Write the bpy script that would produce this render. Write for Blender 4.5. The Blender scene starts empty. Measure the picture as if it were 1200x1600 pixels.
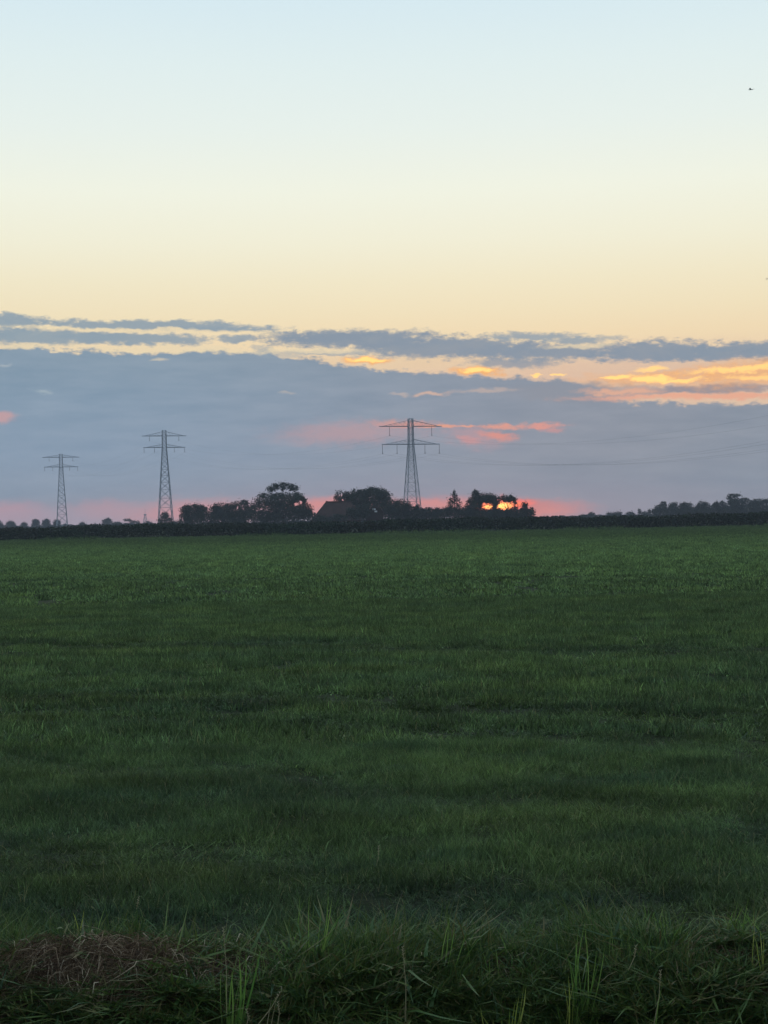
import bpy, math, random
import numpy as np
from mathutils import Vector, Matrix, Euler
R = math.radians
SC = bpy.context.scene
COL = SC.collection

# ------------------------------------------------------------------ camera
F = 2400.0                      # focal length in pixels of the 1200 x 1600 photograph
EYE = 2.2
cam_d = bpy.data.cameras.new('camera'); cam = bpy.data.objects.new('camera', cam_d); COL.objects.link(cam)
cam_d.sensor_fit = 'VERTICAL'; cam_d.sensor_height = 24.0; cam_d.lens = 24.0*F/1600.0
cam_d.clip_start = 0.05; cam_d.clip_end = 20000
PITCH, ROLL = math.atan(14/F), R(1.12)
Mc = (Matrix.Rotation(R(90)+PITCH, 4, 'X') @ Matrix.Rotation(-ROLL, 4, 'Z'))
cam.matrix_world = Matrix.Translation((0, 0, EYE)) @ Mc
SC.camera = cam
Mc3 = Mc.to_3x3()
def ray(px, py):
    return (Mc3 @ Vector(((px-600)/F, (800-py)/F, -1.0))).normalized()
def at(px, py, D):              # world point at forward distance D
    d = ray(px, py); k = D/d.y
    return Vector((d.x*k, D, EYE+d.z*k))
def azel(px, py):
    d = ray(px, py)
    return math.atan2(d.x, d.y)*F, math.asin(d.z)*F
Mi = np.array(Mc3.inverted())
def project(P):                 # (n,3) world -> photo pixels
    q = (np.asarray(P)-np.array([0, 0, EYE])) @ Mi.T
    return 600+F*q[:, 0]/-q[:, 2], 800-F*q[:, 1]/-q[:, 2]

def lin(c):
    f = lambda v: (v/255)/12.92 if v/255 <= .04045 else ((v/255+.055)/1.055)**2.4
    return (f(c[0]), f(c[1]), f(c[2]), 1.0)

# ------------------------------------------------------------------ render settings, exposure
SC.view_settings.view_transform = 'Standard'; SC.view_settings.look = 'None'
SC.view_settings.exposure = 0.0; SC.view_settings.gamma = 1.0
SC.cycles.use_denoising = True
try: SC.cycles.denoiser = 'OPENIMAGEDENOISE'
except Exception: pass
SC.cycles.max_bounces = 6; SC.cycles.volume_bounces = 1
SC.cycles.transparent_max_bounces = 8
SC.cycles.caustics_reflective = False; SC.cycles.caustics_refractive = False

# ------------------------------------------------------------------ sun
SUN_AZ, SUN_EL = [v/F for v in azel(781, 791)]
sd = bpy.data.lights.new('sun', 'SUN'); sd.energy = 0.35; sd.angle = R(0.53); sd.color = (1.0, .5, .26)
so = bpy.data.objects.new('sun', sd); COL.objects.link(so)
sdir = Vector((math.sin(SUN_AZ)*math.cos(SUN_EL), math.cos(SUN_AZ)*math.cos(SUN_EL), math.sin(SUN_EL)))
so.rotation_euler = sdir.to_track_quat('Z', 'Y').to_euler(); so.location = (0, 0, 40)

# ------------------------------------------------------------------ sky (world)
class NT:
    def __init__(s, tree): s.t = tree; s.n = tree.nodes; s.l = tree.links
    def new(s, typ, **kw):
        nd = s.n.new(typ)
        for k, v in kw.items(): setattr(nd, k, v)
        return nd
    def put(s, sock, v):
        if v is None: return
        if hasattr(v, 'is_linked') or isinstance(v, bpy.types.NodeSocket): s.l.new(v, sock)
        else: sock.default_value = v
    def math(s, op, a, b=None, c=None, clamp=False):
        nd = s.new('ShaderNodeMath', operation=op, use_clamp=clamp)
        for i, v in enumerate((a, b, c)): s.put(nd.inputs[i], v)
        return nd.outputs[0]
    def vmath(s, op, a, b=None):
        nd = s.new('ShaderNodeVectorMath', operation=op)
        s.put(nd.inputs[0], a); s.put(nd.inputs[1], b)
        return nd.outputs['Value'] if op in ('LENGTH', 'DOT_PRODUCT', 'DISTANCE') else nd.outputs['Vector']
    def comb(s, x, y, z=0.0):
        nd = s.new('ShaderNodeCombineXYZ'); s.put(nd.inputs[0], x); s.put(nd.inputs[1], y); s.put(nd.inputs[2], z)
        return nd.outputs[0]
    def sep(s, v):
        nd = s.new('ShaderNodeSeparateXYZ'); s.l.new(v, nd.inputs[0]); return nd.outputs
    def noise(s, vec, scale=1.0, detail=3.0, rough=.5, out='Fac'):
        nd = s.new('ShaderNodeTexNoise'); s.l.new(vec, nd.inputs['Vector'])
        nd.inputs['Scale'].default_value = scale; nd.inputs['Detail'].default_value = detail
        nd.inputs['Roughness'].default_value = rough
        return nd.outputs[out]
    def mrange(s, v, a, b, c=0.0, d=1.0, smooth=True):
        nd = s.new('ShaderNodeMapRange', interpolation_type='SMOOTHSTEP' if smooth else 'LINEAR')
        s.put(nd.inputs['Value'], v); s.put(nd.inputs['From Min'], a); s.put(nd.inputs['From Max'], b)
        s.put(nd.inputs['To Min'], c); s.put(nd.inputs['To Max'], d)
        return nd.outputs['Result']
    def mix(s, fac, a, b, blend='MIX'):
        nd = s.new('ShaderNodeMix', data_type='RGBA', blend_type=blend)
        s.put(nd.inputs['Factor'], fac); s.put(nd.inputs[6], a); s.put(nd.inputs[7], b)
        return nd.outputs[2]
    def ramp(s, v, stops, interp='LINEAR'):
        nd = s.new('ShaderNodeValToRGB'); s.put(nd.inputs[0], v)
        cr = nd.color_ramp; cr.interpolation = interp
        while len(cr.elements) < len(stops): cr.elements.new(.5)
        stops = sorted(stops, key=lambda q: q[0])
        for e, (p, c) in zip(cr.elements, stops):
            e.position = p
            e.color = c if isinstance(c, tuple) else (c, c, c, 1)
        return nd.outputs[0]

W = bpy.data.worlds.new('World'); SC.world = W; W.use_nodes = True
T = NT(W.node_tree); T.n.clear()
gen = T.new('ShaderNodeTexCoord').outputs['Generated']
dx, dy, dz = T.sep(T.vmath('NORMALIZE', gen))
U = T.math('MULTIPLY', T.math('ARCTAN2', dx, dy), F)
V = T.math('MULTIPLY', T.math('ARCSINE', dz), F)
P0 = T.comb(U, V)
# coarse and fine turbulence of the cloud layer
n1 = T.noise(T.vmath('MULTIPLY', P0, (1/150, 1/34, 1)), 1, 2, .5, 'Color')
w1 = T.vmath('MULTIPLY', T.vmath('SUBTRACT', n1, (.5, .5, .5)), (70, 16, 0))
n2 = T.noise(T.vmath('MULTIPLY', P0, (1/22, 1/12, 1)), 1, 3, .55, 'Color')
w2 = T.vmath('MULTIPLY', T.vmath('SUBTRACT', n2, (.5, .5, .5)), (22, 15, 0))
P = T.vmath('ADD', T.vmath('ADD', P0, w1), w2)
edge = T.math('SUBTRACT', T.noise(T.vmath('MULTIPLY', P0, (1/20, 1/9, 1)), 1, 6, .72), .5)

# clear sky by elevation
def el_at(py): return azel(600, py)[1]
TOPV = 60*math.pi/180*F
clear = [(0, (238, 205, 168)), (el_at(620), (243, 212, 178)), (el_at(530), (250, 227, 186)), (el_at(490), (250, 234, 196)),
         (el_at(440), (250, 240, 207)), (el_at(380), (250, 247, 222)), (el_at(300), (249, 252, 235)), (el_at(200), (239, 249, 243)),
         (el_at(100), (231, 246, 246)), (el_at(0), (221, 241, 248)), (el_at(-500), (196, 220, 240)), (TOPV, (176, 200, 228))]
fV = T.math('DIVIDE', V, TOPV)
sky = T.ramp(fV, [(max(0, v)/TOPV, lin(c)) for v, c in clear])
# deck of grey blue cloud with a wavy top
edge_pts = [(-900, 560), (-400, 540), (0, 537), (110, 545), (240, 549), (400, 548), (450, 556), (520, 566), (600, 577), (660, 582), (760, 588), (880, 594), (935, 606),
            (975, 626), (1080, 630), (1200, 630), (1600, 600), (2100, 570)]
fc = T.new('ShaderNodeFloatCurve')
conv = []
for x, y in edge_pts:
    u, v = azel(x, y); conv.append(((u+3600)/7200, v/800))
cu = fc.mapping.curves[0]
cu.points[0].location = (0, conv[0][1]); cu.points[1].location = (1, conv[-1][1])
for c in conv: cu.points.new(*c)
fc.mapping.update()
Px, Py, _ = T.sep(P)
T.put(fc.inputs['Value'], T.mrange(Px, -3600.0, 3600.0, smooth=False))
ve = T.math('MULTIPLY', fc.outputs[0], 800)
dk = T.mrange(T.math('ADD', T.math('SUBTRACT', ve, Py), T.math('MULTIPLY', edge, 24)), -3.0, 5.0)
deckL = T.ramp(T.math('DIVIDE', V, 320), [(0, lin((176, 164, 174))), (.07, lin((164, 165, 178))), (.16, lin((144, 162, 182))), (.35, lin((136, 161, 185))),
                                          (.6, lin((131, 158, 181))), (.85, lin((133, 158, 177)))])
deckR = T.ramp(T.math('DIVIDE', V, 320), [(0, lin((155, 150, 160))), (.07, lin((147, 152, 163))), (.16, lin((137, 150, 164))), (.35, lin((135, 149, 164))),
                                          (.6, lin((133, 147, 163))), (.85, lin((133, 147, 162)))])
deck = T.mix(T.mrange(U, -450.0, 450.0), deckL, deckR)
dn = T.noise(T.vmath('MULTIPLY', P0, (1/120, 1/22, 1)), 1, 7, .62)
deck = T.mix(.20, deck, T.ramp(dn, [(.32, lin((112, 136, 158))), (.68, lin((178, 186, 198)))]), 'MIX')
sky_c = sky

def blob(base, x, y, rx, ry, col, a=1.0, soft=.35, k=1.3, rough=True, tilt=0.0, vec=None):
    u, v = azel(x, y)
    d = T.vmath('SUBTRACT', P if vec is None else vec, (u, v, 0))
    if tilt:
        q = T.sep(d); d = T.comb(q[0], T.math('ADD', q[1], T.math('MULTIPLY', q[0], tilt)))
    r = T.vmath('LENGTH', T.vmath('MULTIPLY', d, (1/rx, 1/ry, 0)))
    if rough: r = T.math('ADD', r, T.math('MULTIPLY', edge, k*1.5))
    m = T.mrange(r, 1+soft, 1-soft, 0.0, a)
    return T.mix(m, base, lin(col) if max(col) > 1 and len(col) == 3 else col)

c = sky
# warm tan veil between the two decks
c = blob(c, 1080, 590, 430, 44, (224, 190, 168), .72, .6, .5, tilt=.01)
c = blob(c, 560, 568, 240, 14, (236, 208, 172), .6, .6, .6)
c = T.mix(dk, c, deck)
D1, D2 = (135, 153, 170), (146, 165, 178)
# streak clouds above the deck: x, y, rx, ry, colour, alpha, softness, raggedness, tilt
for (x, y, rx, ry, col, a, s, k, t) in [
    (10, 502, 45, 9, D2, .95, .35, 1.2, .03),
    (230, 509, 185, 7.5, D2, .95, .35, 1.2, .030), (350, 517, 75, 4, D2, .9, .5, 1.2, .03),
    (70, 526, 130, 11, D2, .95, .35, 1.1, .02), (215, 530, 110, 9, D2, .95, .35, 1.2, .03), (375, 533, 28, 6, D2, .9, .4, 1.0, .02),
    (415, 549, 12, 7, D2, .8, .5, 1., 0),
    (560, 531, 140, 14, D1, .95, .4, 1.3, .02), (500, 526, 78, 8, D1, .9, .4, 1.3, .01), (700, 543, 150, 17, D1, .95, .4, 1.3, .03), (500, 552, 70, 4, D2, .8, .5, 1.4, .03),
    (850, 550, 130, 13, D1, .95, .4, 1.3, .02), (830, 524, 70, 5, D2, .9, .5, 1.3, .02), (905, 531, 55, 5, D2, .9, .5, 1.2, .02),
    (1030, 549, 110, 14, D1, .95, .35, 1.3, .005), (1170, 548, 130, 13, D1, .95, .35, 1.3, -.005), (1400, 545, 200, 18, D1, 1, .3, 1.2, 0),
    (-250, 515, 260, 14, D2, 1, .3, 1.2, .0), (1700, 520, 300, 22, D1, 1, .3, 1.2, 0),
    (800, 568, 60, 8, D1, .8, .5, 1.2, .02), (1100, 608, 130, 6, (140, 142, 156), .9, .5, .8, .01),
    (905, 612, 110, 14, (139, 150, 164), .95, .5, .8, .03)]:
    c = blob(c, x, y, rx, ry, col, a, s, k, tilt=t)
# cream gaps in the left streaks, glints and sunset glow
CR, YE, OR, PK = (243, 224, 186), (1.35, .86, .27, 1), (254, 182, 108), (222, 160, 156)
for (x, y, rx, ry, col, a, s, k, t) in [
    (225, 518, 170, 3.5, CR, .8, .5, 1.2, .03), (30, 540, 45, 4, CR, .8, .6, 1.2, .0), (270, 546, 150, 4.5, CR, .85, .6, 1.5, .02),
    (245, 562, 9, 2, CR, .5, .8, 1.6, 0), (65, 612, 12, 1.8, (176, 192, 198), .6, .8, 1.6, 0), (4, 570, 8, 3, (190, 198, 200), .5, .8, 1.4, 0),
    (447, 613, 9, 1.8, (200, 190, 180), .5, .8, 1.6, 0), (490, 549, 70, 4, CR, .7, .6, 1.4, .02), (900, 541, 55, 3.5, CR, .7, .6, 1.2, 0),
    (575, 562, 34, 5, OR, .9, .5, 1.2, .02), (577, 561, 26, 3.2, YE, 1, .4, 1.2, .02), (740, 580, 34, 6, OR, .9, .5, 1.2, .02),
    (742, 579, 22, 3.4, YE, 1, .4, 1.2, .02), (835, 586, 13, 2.0, YE, .9, .5, 1.4, 0), (870, 586, 11, 1.8, YE, .9, .5, 1.4, 0),
    (1010, 590, 80, 9, OR, .6, .7, 1.4, .02), (1160, 585, 90, 17, OR, .65, .7, 1.3, -.02),
    (975, 586, 28, 3.6, YE, 1, .4, 1.2, .02), (1022, 591, 26, 4, YE, 1, .4, 1.2, .0), (1065, 594, 40, 3.2, YE, .9, .4, 1.4, -.01),
    (1020, 576, 22, 3, YE, .8, .6, 1., 0), (1150, 579, 60, 4, YE, .8, .5, 1.7, -.03), (1185, 590, 40, 4, YE, .65, .5, 1.6, 0),
    (1110, 619, 170, 5, (244, 176, 146), .9, .6, .8, .02), (970, 610, 50, 5, (244, 184, 150), .8, .6, 1., .02),
    (680, 617, 28, 3, (226, 188, 166), .75, .6, 1.2, 0), (760, 612, 34, 3.5, (206, 184, 172), .6, .7, 1.2, 0), (620, 617, 16, 3, (200, 184, 176), .6, .7, 1.2, 0),
    (545, 677, 95, 15, (192, 158, 164), .7, .8, 1.2, .0), (640, 664, 50, 6, (222, 158, 146), .8, .7, 1.1, .0), (690, 665, 30, 2.8, (250, 168, 130), .95, .5, 1.6, 0),
    (740, 681, 46, 15, (190, 156, 164), .7, .8, 1.3, .1), (778, 680, 26, 6, (230, 150, 136), .9, .8, 1.7, .04), (725, 688, 20, 6, (214, 152, 152), .7, .7, 1.6, .1),
    (740, 664, 12, 2, (240, 168, 140), .9, .6, 1.5, 0), (786, 665, 34, 2.8, (240, 162, 140), .85, .8, 2.2, 0), (852, 665, 28, 3, (238, 158, 142), .85, .8, 2.0, 0), (868, 670, 13, 4, (220, 152, 148), .6, .7, 1.6, 0),
    (4, 654, 22, 7, (205, 164, 166), .9, .7, .6, 0)]:
    c = blob(c, x, y, rx, ry, col, a, s, k, tilt=t)
# pink and salmon glow close to the horizon, softened by distance
for (x, y, rx, ry, col, a, s) in [
    (600, 806, 420, 42, (176, 158, 172), .55, .9), (10, 802, 62, 17, (208, 158, 168), .9, .6), (155, 796, 36, 12, (212, 158, 164), .75, .8), (100, 812, 230, 18, (186, 164, 178), .7, .8),
    (320, 799, 110, 16, (228, 156, 156), .9, .6), (520, 790, 90, 14, (232, 152, 148), .9, .5), (510, 789, 60, 5, (246, 150, 138), .9, .6),
    (510, 801, 50, 4, (250, 158, 148), .8, .6), (690, 792, 110, 14, (230, 148, 144), .9, .5), (700, 787, 80, 4, (246, 152, 138), .8, .6), (830, 797, 75, 15, (238, 148, 138), .9, .6),
    (840, 802, 40, 6, (250, 154, 138), .8, .7), (790, 798, 60, 15, (236, 134, 118), .8, .7)]:
    c = blob(c, x, y, rx, ry, col, a, s, .35)
# the sun itself, burning through the cloud bank on the horizon
c = blob(c, 780, 792, 42, 11, (1.5, .13, .045, 1), 1, .45, .5)
c = blob(c, 780, 791, 33, 6, (1.9, .33, .05, 1), 1, .6, .7)
c = blob(c, 763, 792, 6, 2.4, (3.4, 1.4, .2, 1), 1, .8, .6, vec=P0)
c = blob(c, 787, 791, 10, 4.2, (4.2, 1.8, .3, 1), 1, .8, .8, vec=P0)
# away from the sunset the dusk sky is bluer and darker
away = T.mrange(T.math('ABSOLUTE', U), 1500.0, 5600.0)
c = T.mix(T.math('MULTIPLY', away, T.mrange(dz, 1.0, .55)), c, lin((160, 175, 196)))
c = T.mix(T.mrange(dz, .0, -.08), c, lin((40, 48, 44)))
nish = T.new('ShaderNodeTexSky', sky_type='NISHITA'); nish.sun_disc = False
nish.sun_elevation = max(SUN_EL, R(.5)); nish.sun_rotation = SUN_AZ
nish.air_density = 1.0; nish.dust_density = 1.5
skyn = T.mix(1.0, nish.outputs[0], (.08, .08, .08, 1), 'MULTIPLY')
c = T.mix(.05, c, skyn)
bg = T.new('ShaderNodeBackground'); T.l.new(c, bg.inputs['Color']); bg.inputs['Strength'].default_value = 1.0
wo = T.new('ShaderNodeOutputWorld'); T.l.new(bg.outputs[0], wo.inputs['Surface'])
W.cycles.sampling_method = 'MANUAL'; W.cycles.sample_map_resolution = 1024

# ------------------------------------------------------------------ mesh and tagging helpers
rng = np.random.default_rng(11); random.seed(11)
def tag(o, label=None, cat=None, group=None, kind=None):
    if label: o['label'] = label
    if cat: o['category'] = cat
    if group: o['group'] = group
    if kind: o['kind'] = kind
    return o
def link_mesh(name, verts, faces, mat, parent=None, smooth=False, link=True):
    me = bpy.data.meshes.new(name)
    me.from_pydata([tuple(v) for v in verts], [], [tuple(f) for f in faces]); me.update()
    if mat: me.materials.append(mat)
    if smooth:
        for p in me.polygons: p.use_smooth = True
    o = bpy.data.objects.new(name, me)
    if link: COL.objects.link(o)
    if parent: o.parent = parent
    return o
def empty(name, loc, rz=0):
    o = bpy.data.objects.new(name, None); COL.objects.link(o); o.location = loc; o.rotation_euler = (0, 0, rz)
    o.empty_display_size = .5
    return o
def np_mesh(name, V_, nper, faces_tpl, mat, parent=None, link=True):
    """V_: (n, nper, 3) vertices of n equal small pieces; faces_tpl: list of index tuples of one piece"""
    n = len(V_); me = bpy.data.meshes.new(name)
    co = np.ascontiguousarray(V_.reshape(-1, 3), dtype=np.float32)
    me.vertices.add(len(co)); me.vertices.foreach_set('co', co.ravel())
    tpl = np.concatenate([np.array(f) for f in faces_tpl]); lens = np.array([len(f) for f in faces_tpl])
    li = (np.arange(n)[:, None]*nper+tpl[None]).ravel().astype(np.int32)
    tot = np.tile(lens, n).astype(np.int32); st = np.concatenate(([0], np.cumsum(tot)[:-1])).astype(np.int32)
    me.loops.add(len(li)); me.loops.foreach_set('vertex_index', li)
    me.polygons.add(len(tot)); me.polygons.foreach_set('loop_start', st); me.polygons.foreach_set('loop_total', tot)
    me.update(calc_edges=True); me.validate()
    if mat: me.materials.append(mat)
    o = bpy.data.objects.new(name, me)
    if link: COL.objects.link(o)
    if parent: o.parent = parent
    return o
class MB:
    def __init__(s): s.v = []; s.f = []
    def add(s, vs, fs):
        k = len(s.v); s.v += [tuple(v) for v in vs]; s.f += [tuple(i+k for i in f) for f in fs]
    def bar(s, a, b, r0, r1=None, n=4):
        a, b = Vector(a), Vector(b); r1 = r0 if r1 is None else r1
        d = (b-a).normalized(); x = d.orthogonal().normalized(); y = d.cross(x)
        vs = [a+(x*math.cos(t)+y*math.sin(t))*r0 for t in [2*math.pi*i/n+.785 for i in range(n)]]
        vs += [b+(x*math.cos(t)+y*math.sin(t))*r1 for t in [2*math.pi*i/n+.785 for i in range(n)]]
        fs = [(i, (i+1) % n, n+(i+1) % n, n+i) for i in range(n)]+[tuple(range(n))[::-1], tuple(range(n, 2*n))]
        s.add(vs, fs)
    def tube(s, pts, rs, n=6):
        pts = [Vector(p) for p in pts]; vs = []; fs = []
        x = (pts[1]-pts[0]).normalized().orthogonal().normalized()
        for i, p in enumerate(pts):
            d = (pts[min(i+1, len(pts)-1)]-pts[max(i-1, 0)]).normalized()
            x = (x-d*x.dot(d)).normalized(); y = d.cross(x)
            vs += [p+(x*math.cos(2*math.pi*k/n)+y*math.sin(2*math.pi*k/n))*rs[i] for k in range(n)]
        for i in range(len(pts)-1):
            for k in range(n): fs.append((i*n+k, i*n+(k+1) % n, (i+1)*n+(k+1) % n, (i+1)*n+k))
        fs += [tuple(range(n))[::-1], tuple(range((len(pts)-1)*n, len(pts)*n))]
        s.add(vs, fs)
    def box(s, x0, x1, y0, y1, z0, z1):
        s.add([(x0, y0, z0), (x1, y0, z0), (x1, y1, z0), (x0, y1, z0), (x0, y0, z1), (x1, y0, z1), (x1, y1, z1), (x0, y1, z1)],
              [(0, 3, 2, 1), (4, 5, 6, 7), (0, 1, 5, 4), (1, 2, 6, 5), (2, 3, 7, 6), (3, 0, 4, 7)])
    def build(s, name, mat, parent=None, smooth=False): return link_mesh(name, s.v, s.f, mat, parent, smooth)

# ------------------------------------------------------------------ materials
def mat_new(name):
    m = bpy.data.materials.new(name); m.use_nodes = True
    t = NT(m.node_tree); t.n.clear(); return m, t
def finish(t, col, rough=.7, spec=.3, transl=0.0, bump=None, metal=0.0, tcol=None):
    p = t.new('ShaderNodeBsdfPrincipled'); t.put(p.inputs['Base Color'], col); t.put(p.inputs['Roughness'], rough)
    p.inputs['Specular IOR Level'].default_value = spec; p.inputs['Metallic'].default_value = metal
    if bump is not None: t.l.new(bump, p.inputs['Normal'])
    sh = p.outputs[0]
    if transl:
        tr = t.new('ShaderNodeBsdfTranslucent'); t.put(tr.inputs['Color'], tcol if tcol is not None else col)
        mx = t.new('ShaderNodeMixShader'); mx.inputs[0].default_value = transl
        t.l.new(sh, mx.inputs[1]); t.l.new(tr.outputs[0], mx.inputs[2]); sh = mx.outputs[0]
    o = t.new('ShaderNodeOutputMaterial'); t.l.new(sh, o.inputs['Surface'])
def island(t): return t.new('ShaderNodeNewGeometry').outputs['Random Per Island']
def wpos(t): return t.new('ShaderNodeNewGeometry').outputs['Position']

def field_colour(t, base_scale=1.0):
    """grass colour of the field by where it grows: mown strips, wheel tracks, clover patches"""
    p = wpos(t); x, y, z = t.sep(p)
    big = t.noise(t.vmath('MULTIPLY', p, (.16, .5, 0)), 1, 4, .6)
    s = t.math('ADD', t.math('ADD', y, t.math('MULTIPLY', x, .36)), t.math('MULTIPLY', t.math('SUBTRACT', big, .5), t.math('MULTIPLY', y, .05)))
    q = t.math('DIVIDE', 6.6, t.math('MAXIMUM', s, 7.0))
    tone = t.ramp(q, [(.025, .62), (.036, .66), (.045, 1.0), (.07, 1.22), (.095, 1.05), (.108, 1.10), (.116, .86), (.17, .90), (.235, .90), (.250, .66), (.268, .94),
                      (.33, .92), (.353, .90), (.366, .46), (.384, .88), (.398, .86), (.408, .58), (.425, .96), (.50, .90), (.53, .62), (.56, .92), (.66, .80), (.72, .58), (.78, .66), (.9, .72)][:25])
    hue = t.noise(t.vmath('MULTIPLY', p, (.28, .7, 0)), 1, 3, .6)
    patch = t.ramp(hue, [(.25, lin((57, 74, 48))), (.46, lin((64, 82, 47))), (.60, lin((70, 87, 47))), (.8, lin((80, 92, 50)))])
    mott = t.noise(t.vmath('MULTIPLY', p, (1.0, 1.6, 0)), 1, 8, .78)
    patch = t.mix(1.0, patch, t.ramp(mott, [(.34, .58), (.5, 1.0), (.66, 1.5)]), 'MULTIPLY')
    clov = t.math('MULTIPLY', t.mrange(t.noise(t.vmath('MULTIPLY', p, (.5, 1.1, 0)), 1, 4, .6), .50, .60), t.mrange(y, 11.5, 9.8))
    patch = t.mix(t.math('MULTIPLY', clov, .5), patch, lin((32, 54, 44)))
    cl2 = t.math('MULTIPLY', t.mrange(t.noise(t.vmath('MULTIPLY', t.vmath('ADD', p, (31, 7, 0)), (.30, 1.3, 0)), 1, 5, .62), .54, .62), t.mrange(y, 30.0, 20.0))
    patch = t.mix(t.math('MULTIPLY', cl2, .35), patch, lin((34, 58, 46)))
    c_ = t.mix(1.0, patch, tone, 'MULTIPLY')
    strk = t.noise(t.vmath('MULTIPLY', t.comb(x, t.math('ADD', y, t.math('MULTIPLY', x, .36))), (.035, .75, 0)), 1, 4, .65)
    c_ = t.mix(1.0, c_, t.ramp(strk, [(.34, .72), (.47, 1.0), (.6, 1.05), (.72, 1.15)]), 'MULTIPLY')
    return t.mix(1.0, c_, (base_scale, base_scale, base_scale, 1), 'MULTIPLY')

def grass_mat(name, scale, dry=.06):
    m, t = mat_new(name)
    c_ = field_colour(t, scale)
    r = island(t)
    v = t.ramp(r, [(0, .35), (.3, .7), (.7, 1.1), (.93, 1.7), (1, 2.6)])
    oi = t.new('ShaderNodeObjectInfo').outputs['Random']
    v = t.mix(1.0, v, t.ramp(oi, [(0, .68), (.5, 1.0), (1, 1.4)]), 'MULTIPLY')
    c_ = t.mix(1.0, c_, v, 'MULTIPLY')
    c_ = t.mix(t.mrange(r, 1-dry, 1-dry+.01, 0.0, .75), c_, lin((150, 140, 96)))
    finish(t, c_, .55, .25, .35)
    return m
M_near = grass_mat('near_grass', 2.35, .035)
M_far = grass_mat('far_grass', 2.75, .03)

m, t = mat_new('field_ground'); p = wpos(t)
c_ = field_colour(t, .6)
nz = t.noise(t.vmath('MULTIPLY', p, (1, 1, 1)), 9, 4, .6)
c_ = t.mix(t.ramp(nz, [(.35, 0.0), (.7, .7)]), c_, lin((48, 46, 32)))
bp = t.new('ShaderNodeBump'); bp.inputs['Strength'].default_value = .6; bp.inputs['Distance'].default_value = .05; t.l.new(nz, bp.inputs['Height'])
finish(t, c_, .9, .1, bump=bp.outputs[0]); M_ground = m

m, t = mat_new('dry_thatch'); r = island(t)
c_ = t.ramp(r, [(0, lin((58, 52, 40))), (.35, lin((98, 76, 60))), (.6, lin((110, 94, 70))), (.85, lin((140, 120, 94))), (1, lin((210, 194, 164)))])
finish(t, c_, .8, .15, .15); M_dry = m

def blade_mat(name, cols, tr=.4):
    m, t = mat_new(name); r = island(t)
    n = len(cols)
    finish(t, t.ramp(r, [(i/(n-1), lin(c)) for i, c in enumerate(cols)]), .5, .3, tr); return m
M_blade_green = blade_mat('blade_green', [(96, 136, 64), (124, 162, 76), (150, 176, 92)])
M_blade_lime = blade_mat('blade_lime', [(130, 156, 62), (164, 178, 80), (190, 194, 110)])
M_blade_dry = blade_mat('blade_dry', [(140, 132, 94), (172, 162, 122), (200, 192, 156)], .2)
M_verge = blade_mat('verge_blade', [(52, 80, 46), (74, 104, 50), (102, 120, 56), (116, 98, 66)], .25)

def foliage_mat(name, dark, light, warm=None):
    m, t = mat_new(name); r = island(t); p = wpos(t)
    n = t.noise(t.vmath('MULTIPLY', p, (1, 1, 1)), .45, 3, .6)
    c_ = t.mix(t.ramp(n, [(.35, 0.0), (.68, 1.0)]), lin(dark), lin(light))
    c_ = t.mix(1.0, c_, t.ramp(r, [(0, .6), (1, 1.4)]), 'MULTIPLY')
    finish(t, c_, .7, .2, .15); return m
M_leaf = foliage_mat('leaves_dark', (34, 44, 36), (54, 64, 48))
M_leaf_b = foliage_mat('leaves_brown', (48, 42, 38), (70, 58, 50))
M_leaf_far = foliage_mat('leaves_far', (34, 46, 40), (50, 62, 50))
M_maize = foliage_mat('maize_leaves', (28, 44, 36), (48, 66, 44))
mt = NT(M_maize.node_tree); pb = [n_ for n_ in M_maize.node_tree.nodes if n_.type == 'BSDF_PRINCIPLED'][0]
src = pb.inputs['Base Color'].links[0].from_socket
lg = mt.noise(mt.vmath('MULTIPLY', wpos(mt), (.05, .1, .25)), 1, 3, .6)
mt.l.new(mt.mix(mt.ramp(lg, [(.45, 0.0), (.6, .6)]), src, lin((56, 50, 42))), pb.inputs['Base Color'])
m, t = mat_new('bark'); n = t.noise(wpos(t), 3, 4, .6)
finish(t, t.ramp(n, [(.3, lin((46, 38, 32))), (.7, lin((84, 72, 60)))]), .9, .1); M_bark = m
m, t = mat_new('galvanised_steel'); n = t.noise(wpos(t), .8, 3, .6)
finish(t, t.ramp(n, [(.3, lin((128, 138, 146))), (.7, lin((164, 172, 178)))]), .55, .4, metal=.2); M_steel = m
m, t = mat_new('insulator_glass'); finish(t, lin((74, 70, 68)), .35, .5); M_ins = m
m, t = mat_new('aluminium_wire'); finish(t, lin((78, 80, 84)), .6, .3); M_wire = m
m, t = mat_new('roof_tiles')
tc = t.new('ShaderNodeTexCoord').outputs['Object']
br = t.new('ShaderNodeTexWave', bands_direction='Z'); t.l.new(tc, br.inputs['Vector']); br.inputs['Scale'].default_value = 1.4; br.inputs['Distortion'].default_value = .4
n = t.noise(tc, .6, 4, .6)
c_ = t.mix(t.ramp(n, [(.3, 0.0), (.7, 1.0)]), lin((58, 42, 38)), lin((80, 60, 52)))
c_ = t.mix(.25, c_, br.outputs['Color'], 'MULTIPLY'); finish(t, c_, .8, .2); M_roof = m
m, t = mat_new('ridge_tiles'); finish(t, lin((58, 44, 38)), .8, .2); M_ridge = m
m, t = mat_new('brick_wall'); bk = t.new('ShaderNodeTexBrick'); t.l.new(t.new('ShaderNodeTexCoord').outputs['Object'], bk.inputs['Vector'])
bk.inputs['Color1'].default_value = lin((96, 62, 50)); bk.inputs['Color2'].default_value = lin((112, 76, 60)); bk.inputs['Mortar'].default_value = lin((120, 112, 100)); bk.inputs['Scale'].default_value = 3
finish(t, bk.outputs['Color'], .85, .2); M_brick = m
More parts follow.
